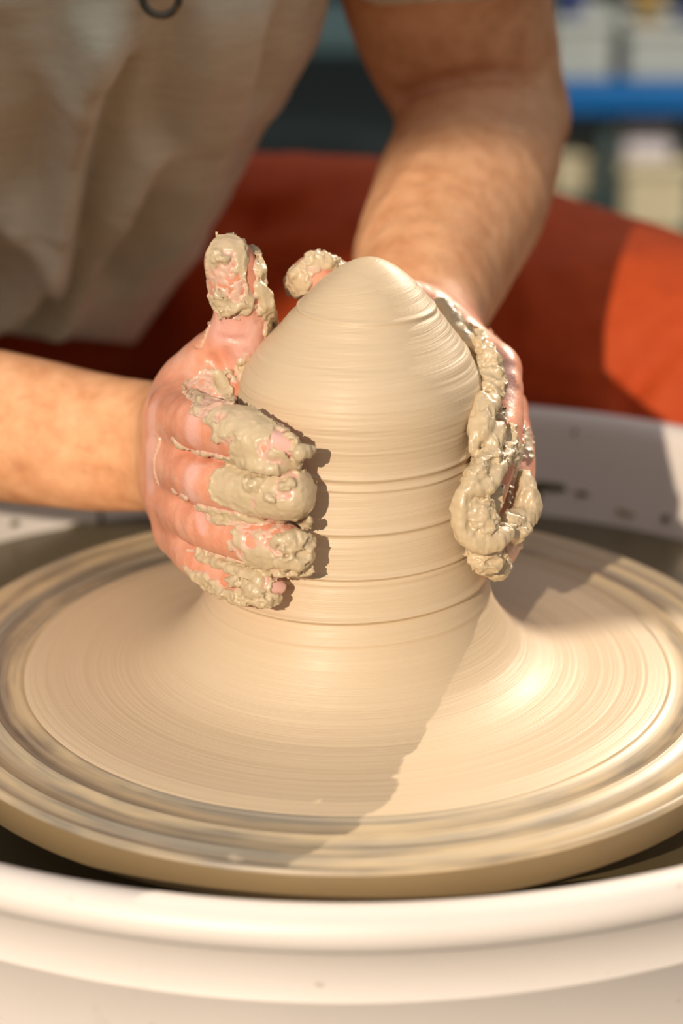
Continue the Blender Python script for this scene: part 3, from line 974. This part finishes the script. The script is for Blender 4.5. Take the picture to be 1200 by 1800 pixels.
rope([(300, 774, .0005, 0), (330, 788, .0009, 0), (370, 797, .0010, 0), (400, 806, .0010, 0)])
# raised flecks on the finger smears
rope([(432, 843, .0010, .0006), (445, 852, .0018, .0008), (458, 846, .0010, .0006)], True)
rope([(495, 855, .0008, .0008), (505, 852, .0014, .0010), (512, 848, .0008, .0006)], True)
rope([(470, 872, .0006, .0006), (478, 880, .0012, .0008), (474, 888, .0006, .0006)], True)
rope([(338, 688, .0012, .0002), (350, 702, .0015, .0003), (345, 722, .0008, .0002)])
rope([(392, 688, .0012, .0004), (402, 700, .0016, .0006), (404, 710, .0010, .0004)], True)
# thumb
rope([(368, 448, .0010, .0004), (385, 452, .0016, .0006), (400, 458, .0012, .0006)], True)
rope([(385, 512, .0016, .0006), (390, 530, .0026, .0008), (398, 545, .0024, .0006), (420, 538, .0012, .0002), (438, 532, .0008, 0)], True)
rope([(443, 438, .0016, 0), (452, 460, .0022, .0002), (455, 480, .0016, .0002)], True)
rope([(452, 500, .0022, .0002), (463, 520, .0028, .0002), (470, 545, .0032, 0), (477, 572, .0028, 0)])
rope([(440, 640, .0016, .0004), (432, 655, .0020, .0004), (424, 668, .0014, .0002)])
# far thumb tip
rope([(535, 462, .0020, .0002), (555, 456, .0026, .0002), (575, 462, .0024, .0002), (592, 464, .0018, 0)], True)
rope([(522, 475, .0018, .0002), (510, 492, .0022, .0002), (508, 515, .0018, 0)])
# left hand: folded ropes of clay between hand and lump
rope([(765, 540, .0030, 0, .044), (780, 542, .0040, 0, .043), (790, 560, .0038, 0, .040), (803, 578, .0032, 0, .036)])
rope([(805, 580, .0026, 0, .034), (828, 602, .0030, 0, .024), (845, 615, .0026, 0, .016)])
rope([(842, 602, .0014, 0, .010), (848, 612, .0026, 0, .010), (862, 628, .0030, 0, .004), (870, 655, .0034, 0, .0), (874, 685, .0030, 0, -.006), (866, 702, .0020, 0, -.008)], True)
rope([(850, 630, .0030, 0, .006), (856, 655, .0034, 0, .0), (860, 685, .0034, 0, -.006)], True)
rope([(847, 696, .0016, 0, -.018), (845, 715, .0030, 0, -.020), (838, 745, .0030, 0, -.026), (833, 775, .0024, 0, -.030), (833, 798, .0012, 0, -.032)])
rope([(866, 700, .0024, 0, -.016), (858, 718, .0034, 0, -.021), (852, 745, .0034, 0, -.027), (847, 768, .0022, 0, -.030)])
rope([(872, 752, .0034, 0, -.022), (868, 772, .0040, 0, -.027), (862, 790, .0030, 0, -.031)])
rope([(898, 755, .0022, .0002), (896, 780, .0030, 0, -.018), (886, 805, .0028, 0, -.026), (868, 815, .0032, 0, -.033)], True)
rope([(868, 806, .0034, 0, -.034), (850, 812, .0040, 0, -.036), (842, 830, .0042, 0, -.040), (830, 848, .0036, 0, -.043)], True)
rope([(882, 818, .0020, 0, -.034), (868, 838, .0026, 0, -.040), (850, 858, .0028, 0, -.044), (835, 862, .0026, 0, -.045)])
rope([(836, 838, .0026, 0, -.043), (820, 862, .0032, 0, -.045), (810, 888, .0036, 0, -.046), (811, 915, .0040, 0, -.046), (823, 938, .0046, 0, -.046), (845, 950, .0046, 0, -.046), (870, 948, .0036, 0, -.045), (893, 937, .0026, 0, -.042)])
rope([(830, 880, .0050, 0, -.042), (838, 900, .0058, 0, -.044), (850, 920, .0052, 0, -.044), (848, 885, .0040, 0, -.044)], True)
rope([(918, 835, .0026, 0, -.014), (924, 865, .0044, 0, -.018), (926, 895, .0056, 0, -.020), (912, 918, .0050, 0, -.026), (895, 915, .0040, 0, -.032)])
rope([(880, 935, .0030, 0, -.038), (905, 938, .0034, 0, -.034), (922, 925, .0026, 0, -.028)], True)
rope([(830, 965, .0032, 0, -.036), (848, 962, .0048, 0, -.037), (866, 970, .0044, 0, -.034), (862, 988, .0042, 0, -.036), (843, 985, .0042, 0, -.037)], True)
rope([(862, 998, .0032, 0, -.026), (876, 1000, .0036, 0, -.024), (884, 988, .0030, 0, -.020)], True)
NAILS = []
for nx, ny, dx_, dy_, ln, wd in ((500, 777, 1.0, 0.42, .0058, .0042), (484, 1027, 1.0, 0.35, .0050, .0036), (842, 905, -0.35, 1.0, .0050, .0038)):
    c0 = surf(nx, ny); e_ = 0.0012
    g = np.array([body.d((c0 + e_ * ax_)[None])[0] - body.d((c0 - e_ * ax_)[None])[0] for ax_ in np.eye(3)]); g /= np.linalg.norm(g)
    c1 = surf(nx + dx_ * 8, ny + dy_ * 8); u_ = c1 - c0; u_ -= g * (u_ @ g); u_ /= np.linalg.norm(u_)
    NAILS.append((c0, g, u_, np.cross(g, u_), ln, wd))
lumps.add(chain([(np.array([.056, -.016, .074]), .0045), (np.array([.064, -.004, .086]), .005), (np.array([.067, .010, .098]), .006)], 0.002), 0.001)  # extra roll added to block a sliver of light beside the lump
coat_shape = Shape(); coat_shape.g = body.g + lumps.g + rough_l.g; coat_shape.cr = []


def coat_extra_factory(full):
    CO = [(np.array(a), np.array(b), r1, r2, None) for a, b, r1, r2, _ in coat]
    def extra(P, D):
        return D
    return extra


def poly_coat(lo, hi, h):
    N = 16; B = N * h
    lo = np.floor(np.array(lo) / B).astype(int); hi = np.ceil(np.array(hi) / B).astype(int)
    I, J, K = np.meshgrid(*[np.arange(lo[i], hi[i]) for i in range(3)], indexing='ij')
    blocks = np.stack([I.ravel(), J.ravel(), K.ravel()], 1); cen = (blocks + 0.5) * B
    dc = coat_shape.d(cen)
    dm = np.min([pd(cen, c) for c in coat] + [lumps.d(cen), rough_l.d(cen)], 0)
    keep = blocks[(np.abs(dc) < B * 0.9 + 0.006) & (dm < B * 0.9 + 0.006)]
    bw = 3 * h; grid = openvdb.FloatGrid(bw); grid.gridClass = 'level set'
    ax = np.arange(N); G = np.stack(np.meshgrid(ax, ax, ax, indexing='ij'), -1)
    for b in keep:
        c = (b + 0.5) * B
        P = ((b * N + G) * h).reshape(-1, 3)
        sb = body.cull(c, B * 0.87)
        D = sb.d(P) if sb.g else np.full(len(P), 0.05)
        cs = [e for e in coat if pd(c[None], e)[0] < B + 0.01]
        if cs:
            m = np.max([-pd(P, e) for e in cs], 0)
        else: m = np.full(len(P), -0.02)
        for nl in NAILS[:2]:
            m = np.minimum(m, np.linalg.norm(P - nl[0], axis=1) - 0.0036)
        wob = fbm(P * 190, 3) * 0.0040 + fbm(P * 70 + 3, 2) * 0.0030
        m = m + wob
        rg = ridged(P * np.array([150, 150, 260]) + 4.0, 3)
        fine = fbm(P * 520 + 8, 2)
        th = np.clip(m / 0.0008, 0, 1)
        # worn places where the smear is rubbed thin
        worn = np.clip((fbm(P * 85 + 31, 3) - 0.10) / 0.10, 0, 1)
        t = th * (0.0003 + (1 - worn) * (0.0005 + 0.0007 * np.clip(rg, 0, 1) ** 2) + 0.0002 * fine + 0.0007 * np.exp(-((m - 0.0012) / 0.0008) ** 2)) - 0.0009 * (1 - th)
        t = t - worn * 0.00045 * np.clip(fbm(P * 700, 2) * 3 + 0.5, 0, 1)
        Dc = D - t
        lc = lumps.cull(c, B * 0.87)
        if lc.g:
            L = lc.d(P) + 0.0004 + fbm(P * 150 + 2, 2) * 0.0010 - ridged(P * np.array([330, 200, 110]) + 6, 2) * 0.0008 + fine * 0.00025
            Dc = smin(Dc, L, 0.0006)
        lc = rough_l.cull(c, B * 0.87)
        if lc.g:
            L = lc.d(P) + 0.0010 - ridged(P * np.array([190, 190, 260]), 3) * 0.0024
            Dc = smin(Dc, L, 0.0006)
        Dc = np.clip(Dc, -bw, bw).reshape(N, N, N)
        if Dc.min() >= bw: continue
        grid.copyFromArray(Dc, ijk=tuple(int(x) for x in b * N))
    grid.signedFloodFill()
    V, Q = grid.convertToQuads(0.0)
    V = V * h; Q = Q[:, ::-1]
    # drop what lies well inside the skin
    D = np.concatenate([body.d(V[i:i + 40000]) for i in range(0, len(V), 40000)])
    ok = (D > -0.0007)
    q = Q[ok[Q].any(1)]
    u, inv = np.unique(q.ravel(), return_inverse=True)
    return V[u], inv.reshape(-1, 4), np.clip((0.00085 - D[u]) / 0.0004, 0, 1)


Vc, Qc, Tc = poly_coat((-0.10, -0.10, 0.0), (0.10, 0.09, 0.21), 0.00065)
mid = Vc[Qc[:, 0], 0] < -0.006
for nm, sel in (('right', mid), ('left', ~mid)):
    q = Qc[sel]; u, inv = np.unique(q.ravel(), return_inverse=True)
    o = fast_mesh('clay_coating', Vc[u], inv.reshape(-1, 4), m_slip, potter, {'thin': Tc[u]})
    o['label'] = 'beige clay smeared over the thumb and the fingers that point right' if nm == 'right' else 'folded ropes of beige clay on the hand at the right of the lump'

m_nail = M('nail', 0.25); m_nail.color(lin(232, 184, 172)); m_nail.b.inputs['Coat Weight'].default_value = 0.5
for c0, g, u_, w_, ln, wd in NAILS[:2]:
    nu, nw = 11, 11
    Vn = []
    for a_ in range(nu):
        for b_ in range(nw):
            x_ = (a_ / (nu - 1)) * 2 - 1; y_ = (b_ / (nw - 1)) * 2 - 1
            yy = y_ * (1 - 0.25 * max(0, x_) ** 3); xx = x_ * (1 - 0.22 * y_ * y_)
            Vn.append(c0 + u_ * xx * ln + w_ * yy * wd + g * ((0.0009 if ln > .0055 else 0.0004) - 0.0026 * y_ * y_ * (wd / .0042) - 0.0006 * x_ * x_))
    no = mesh_obj('fingernail', Vn, grid_faces(nu, nw, False), m_nail.m, potter)
    md = no.modifiers.new('t', 'SOLIDIFY'); md.thickness = 0.0006
# ---- trousers
pants = Shape()
LK = W(1235, 712, .40)
pants.add(chain([(HP + np.array([0.04, 0.0, -0.06]), .085), (W(430, 525, .56), .086), (W(700, 538, .50), .083), (W(1000, 618, .44), .080), (W(1180, 690, .405), .078), (LK, .072)], 0.02), 0.03)
LS = LK + np.array([0.03, 0.0, -0.40])
pants.add(chain([(LK, .070), ((LK + LS) / 2 + np.array([0, 0.01, 0]), .062), (LS, .055)], 0.02), 0.03)
RK = np.array([-0.47, 0.40, LK[2]])
pants.add(chain([(HP + np.array([-0.06, -0.02, -0.03]), .095), (np.array([-0.30, 0.52, 0.0]), .086), (RK, .072)], 0.02), 0.03)
RS = RK + np.array([-0.03, 0, -0.40])
pants.add(chain([(RK, .070), (RS, .055)], 0.02), 0.03)
pants.crease([W(650, 330, .43), W(520, 345, .46), W(440, 395, .48)], .016, .012)
pants.crease([W(1210, 560, .34), W(1140, 640, .33), W(1100, 700, .335)], .010, .010)


def pfold(P, D):
    n = fbm(P * np.array([9, 9, 14]), 3) * 0.006 + ridged(P * np.array([14, 10, 22]) + 3, 2) * 0.0030
    return D - n


V, Q = polygonize(pants, (-0.65, 0.20, -0.50), (0.45, 0.80, 0.25), 0.0038, pfold, 0.012)
fast_mesh('trousers', V, Q, m_pants, potter)
m_shoe = plain('dark_leather', lin(60, 48, 40), 0.6)
for S_ in (LS, RS):
    sh = Shape(); a_ = np.array([S_[0], S_[1], FZ + 0.045])
    sh.add((0.02, [prim(a_ + np.array([0, .05, 0]), a_ + np.array([0, -.14, -.008]), .043, .036), prim(a_ + np.array([0, .03, 0]), a_ + np.array([0, .03, .08]), .042, .040)]), 0.02)
    V, Q = polygonize(sh, a_ - 0.3, a_ + 0.3, 0.006, lambda P, D: np.maximum(D, FZ + 0.002 - P[:, 2]))
    fast_mesh('shoe', V, Q, m_shoe, potter)

# ---- t-shirt: horizontal sections following the torso
rows = [(-480, 560, -300, .27, .08), (-420, 640, -360, .27, .10), (-300, 650, -400, .27, .115), (-150, 605, -380, .275, .12), (0, 566, -350, .29, .125), (60, 550, -340, .30, .125), (110, 526, -335, .31, .125), (165, 499, -330, .32, .12), (200, 468, -325, .33, .12), (260, 438, -320, .34, .12), (300, 420, -315, .35, .12),
        (345, 395, -310, .365, .12), (390, 366, -300, .38, .115), (440, 347, -290, .395, .11), (480, 320, -280, .41, .105), (525, 282, -270, .42, .10), (555, 262, -260, .425, .095), (590, 240, -250, .43, .09), (600, 232, -245, .43, .085)]
rp = np.array(rows, float)
NR, NC = 260, 300
pyv = np.interp(np.linspace(0, 1, NR), np.linspace(0, 1, len(rows)), rp[:, 0])
th = np.linspace(0, 2 * np.pi, NC, endpoint=False)
SV = np.zeros((NR, NC, 3))
for i, py in enumerate(pyv):
    xr, xl, yc, b_ = (np.interp(py, rp[:, 0], rp[:, k]) for k in (1, 2, 3, 4))
    pr_, pl_ = W(xr, py, yc), W(xl, py, yc)
    cx, a_ = (pr_[0] + pl_[0]) / 2, (pr_[0] - pl_[0]) / 2
    c, s = np.cos(th), np.sin(th)
    e = 2 / 2.3
    SV[i, :, 0] = cx + a_ * np.sign(c) * np.abs(c) ** e
    SV[i, :, 1] = yc + b_ * np.sign(s) * np.abs(s) ** e
    front = np.clip(-s, 0, 1)
    SV[i, :, 2] = pr_[2] + front * 0.030 * np.clip((py - 300) / 300, 0, 1)
# folds, as ridge lines lying in the cloth
du = np.roll(SV, -1, 1) - np.roll(SV, 1, 1); dv = np.gradient(SV, axis=0)
NN = np.cross(du, -dv); NN /= np.linalg.norm(NN, axis=2, keepdims=True) + 1e-9
if (NN[:, :, 1] * (SV[:, :, 1] - 0.33)).mean() < 0: NN = -NN


def ray_front(px, py):
    """where the sight line of a pixel meets the unfolded shirt front"""
    d = FWD + RGT * ((px - 600) / FPX) - UPV * ((py - 900) / FPX); d /= np.linalg.norm(d)
    v = SV.reshape(-1, 3) - CAM; t = v @ d
    q = np.linalg.norm(v - t[:, None] * d, axis=1)
    c = np.where(q < q.min() + 0.004)[0]
    return CAM + d * t[c].min()


disp = np.zeros((NR, NC)); FA = 2.4
folds = [([(175, 60), (150, 240), (118, 400), (100, 452), (60, 490), (-30, 530)], .012, .011), ([(262, 280), (215, 372), (160, 455), (95, 570)], .009, .013),
         ([(205, 150), (165, 330), (135, 450), (70, 545), (10, 580)], -.012, .012), ([(300, 60), (285, 260), (245, 400), (190, 520)], -.006, .014),
         ([(440, 20), (420, 160), (370, 300), (300, 440)], .004, .014), ([(40, 60), (90, 200), (60, 330)], -.005, .016), ([(10, 0), (60, 110), (110, 160)], .005, .012),
         ([(100, 452), (75, 420), (30, 400)], .006, .010), ([(360, 40), (345, 200), (310, 330)], .003, .012), ([(480, 60), (455, 180)], -.004, .012)]
flatV = SV.reshape(-1, 3)
for pts, amp, w_ in folds:
    P_ = [ray_front(*p) for p in pts]
    dd = np.min([pd(flatV, (P_[i], P_[i + 1], 0, 0, None)) for i in range(len(P_) - 1)], 0)
    disp += (FA * amp * np.exp(-(dd / w_) ** 2)).reshape(NR, NC)
disp += fbm(SV * np.array([14, 14, 7]), 3) * 0.005 + fbm(SV * np.array([70, 70, 40]), 2) * 0.0008
disp *= (0.25 + 0.75 * np.clip((NR - 1 - np.arange(NR)) / 45.0, 0, 1))[:, None]
SV = SV + NN * disp[..., None]
# top rows close in to the collar
i = np.arange(NR - 1)[:, None]; j = np.arange(NC)[None]; k = (j + 1) % NC
Q = np.stack([i * NC + j, i * NC + k, (i + 1) * NC + k, (i + 1) * NC + j], -1).reshape(-1, 4)
shirt = fast_mesh('t_shirt', SV.reshape(-1, 3), Q, m_shirt, potter)
md = shirt.modifiers.new('cloth', 'SOLIDIFY'); md.thickness = 0.0022; md.offset = 0
# sleeves and yoke above the frame
sl = Shape()
sl.add((0.03, [prim(SH1, SH2, .078, .078), prim(CH + np.array([0, 0, .02]), CH + np.array([0, -.03, .08]), .11, .085)]), 0.03)
sl.add(chain([(SH1, .078), (EL1 * 0.35 + SH1 * 0.65, .072)], 0.02), 0.03)
sl.add(chain([(SH2, .078), (W(773, -250, .292), .075)], 0.02), 0.03)
V, Q = polygonize(sl, (-0.5, 0.0, 0.20), (0.35, 0.6, 0.75), 0.005, lambda P, D: D - fbm(P * 18, 2) * 0.005, 0.01)
fast_mesh('sleeve', V, Q, m_shirt, potter)
# hair on the head
m_hair = plain('brown_hair', lin(70, 48, 32), 0.6)
hr = Shape(); hr.add((0.02, [prim(HD + np.array([0, .045, .035]), HD + np.array([0, .0, .055]), .078, .074, (X3, .95)), prim(HD + np.array([0, .07, 0]), HD + np.array([0, .06, -.02]), .055, .05)]), 0.02)
V, Q = polygonize(hr, HD - 0.2, HD + 0.2, 0.005, lambda P, D: D - ridged(P * np.array([60, 20, 60]), 2) * 0.003, 0.006)
fast_mesh('hair', V, Q, m_hair, potter)

# ------------------------------------------------------------------ stool under the potter
stool = empty('stool', (HP[0], 0.64, FZ), 'low dark stool the potter sits on', 'stool')
sz = HP[2] - 0.172
V, F = lathe([(0.0, sz - 0.035), (0.15, sz - 0.035), (0.16, sz - 0.025), (0.16, sz - 0.006), (0.15, sz), (0.0, sz)], 48, (HP[0], 0.64))
mesh_obj('seat', V, F, m_dark, stool)
for a_ in (45, 135, 225, 315):
    cx_, cy_ = HP[0] + 0.12 * math.cos(math.radians(a_)), 0.64 + 0.12 * math.sin(math.radians(a_))
    V, F = lathe([(0, FZ), (0.014, FZ), (0.014, sz - 0.034), (0, sz - 0.034)], 16, (cx_, cy_)); mesh_obj('leg', V, F, m_dark, stool)

# ------------------------------------------------------------------ metal ring hanging on the shirt
rc_ = ray_front(285, 4) + np.array([0.0, -0.008, 0.0])
m_ring = plain('gunmetal', lin(120, 116, 106), 0.28, 1.0)
V = []; F = []
nr_, ns_ = 48, 12
for a in range(nr_):
    t = 2 * math.pi * a / nr_
    cx_, cz_ = 0.0082 * math.cos(t), 0.0078 * math.sin(t)
    for b in range(ns_):
        q = 2 * math.pi * b / ns_
        k_ = 1 + 0.0018 * math.cos(q) / 0.008
        V.append((rc_[0] + cx_ * k_, rc_[1] + 0.0013 * math.sin(q), rc_[2] + 0.003 + cz_ * k_))
for a in range(nr_):
    for b in range(ns_):
        F.append((a * ns_ + b, a * ns_ + (b + 1) % ns_, ((a + 1) % nr_) * ns_ + (b + 1) % ns_, ((a + 1) % nr_) * ns_ + b))
pe = empty('pendant', tuple(rc_), 'small oval metal ring hanging in front of the t-shirt at the top', 'pendant')
mesh_obj('ring', V, F, m_ring, pe)
top = rc_ + np.array([0, 0, 0.011])
pts = [top + (NK + np.array([sx * 0.05, -0.055, 0.0]) - top) * t + np.array([0, -0.012 * math.sin(math.pi * t), -0.02 * math.sin(math.pi * t)]) for sx in (-1,) for t in np.linspace(1, 0, 16)]
pts += [top + (NK + np.array([0.05, -0.055, 0.0]) - top) * t + np.array([0, -0.012 * math.sin(math.pi * t), -0.02 * math.sin(math.pi * t)]) for t in np.linspace(0, 1, 16)[1:]]
V = []; F = []
for p in pts:
    for b in range(8):
        q = 2 * math.pi * b / 8; V.append((p[0] + 0.0011 * math.cos(q), p[1] + 0.0011 * math.sin(q), p[2] + 0.0))
for i_ in range(len(pts) - 1):
    for b in range(8): F.append((i_ * 8 + b, i_ * 8 + (b + 1) % 8, (i_ + 1) * 8 + (b + 1) % 8, (i_ + 1) * 8 + b))
mesh_obj('cord', V, F, m_dark, pe)
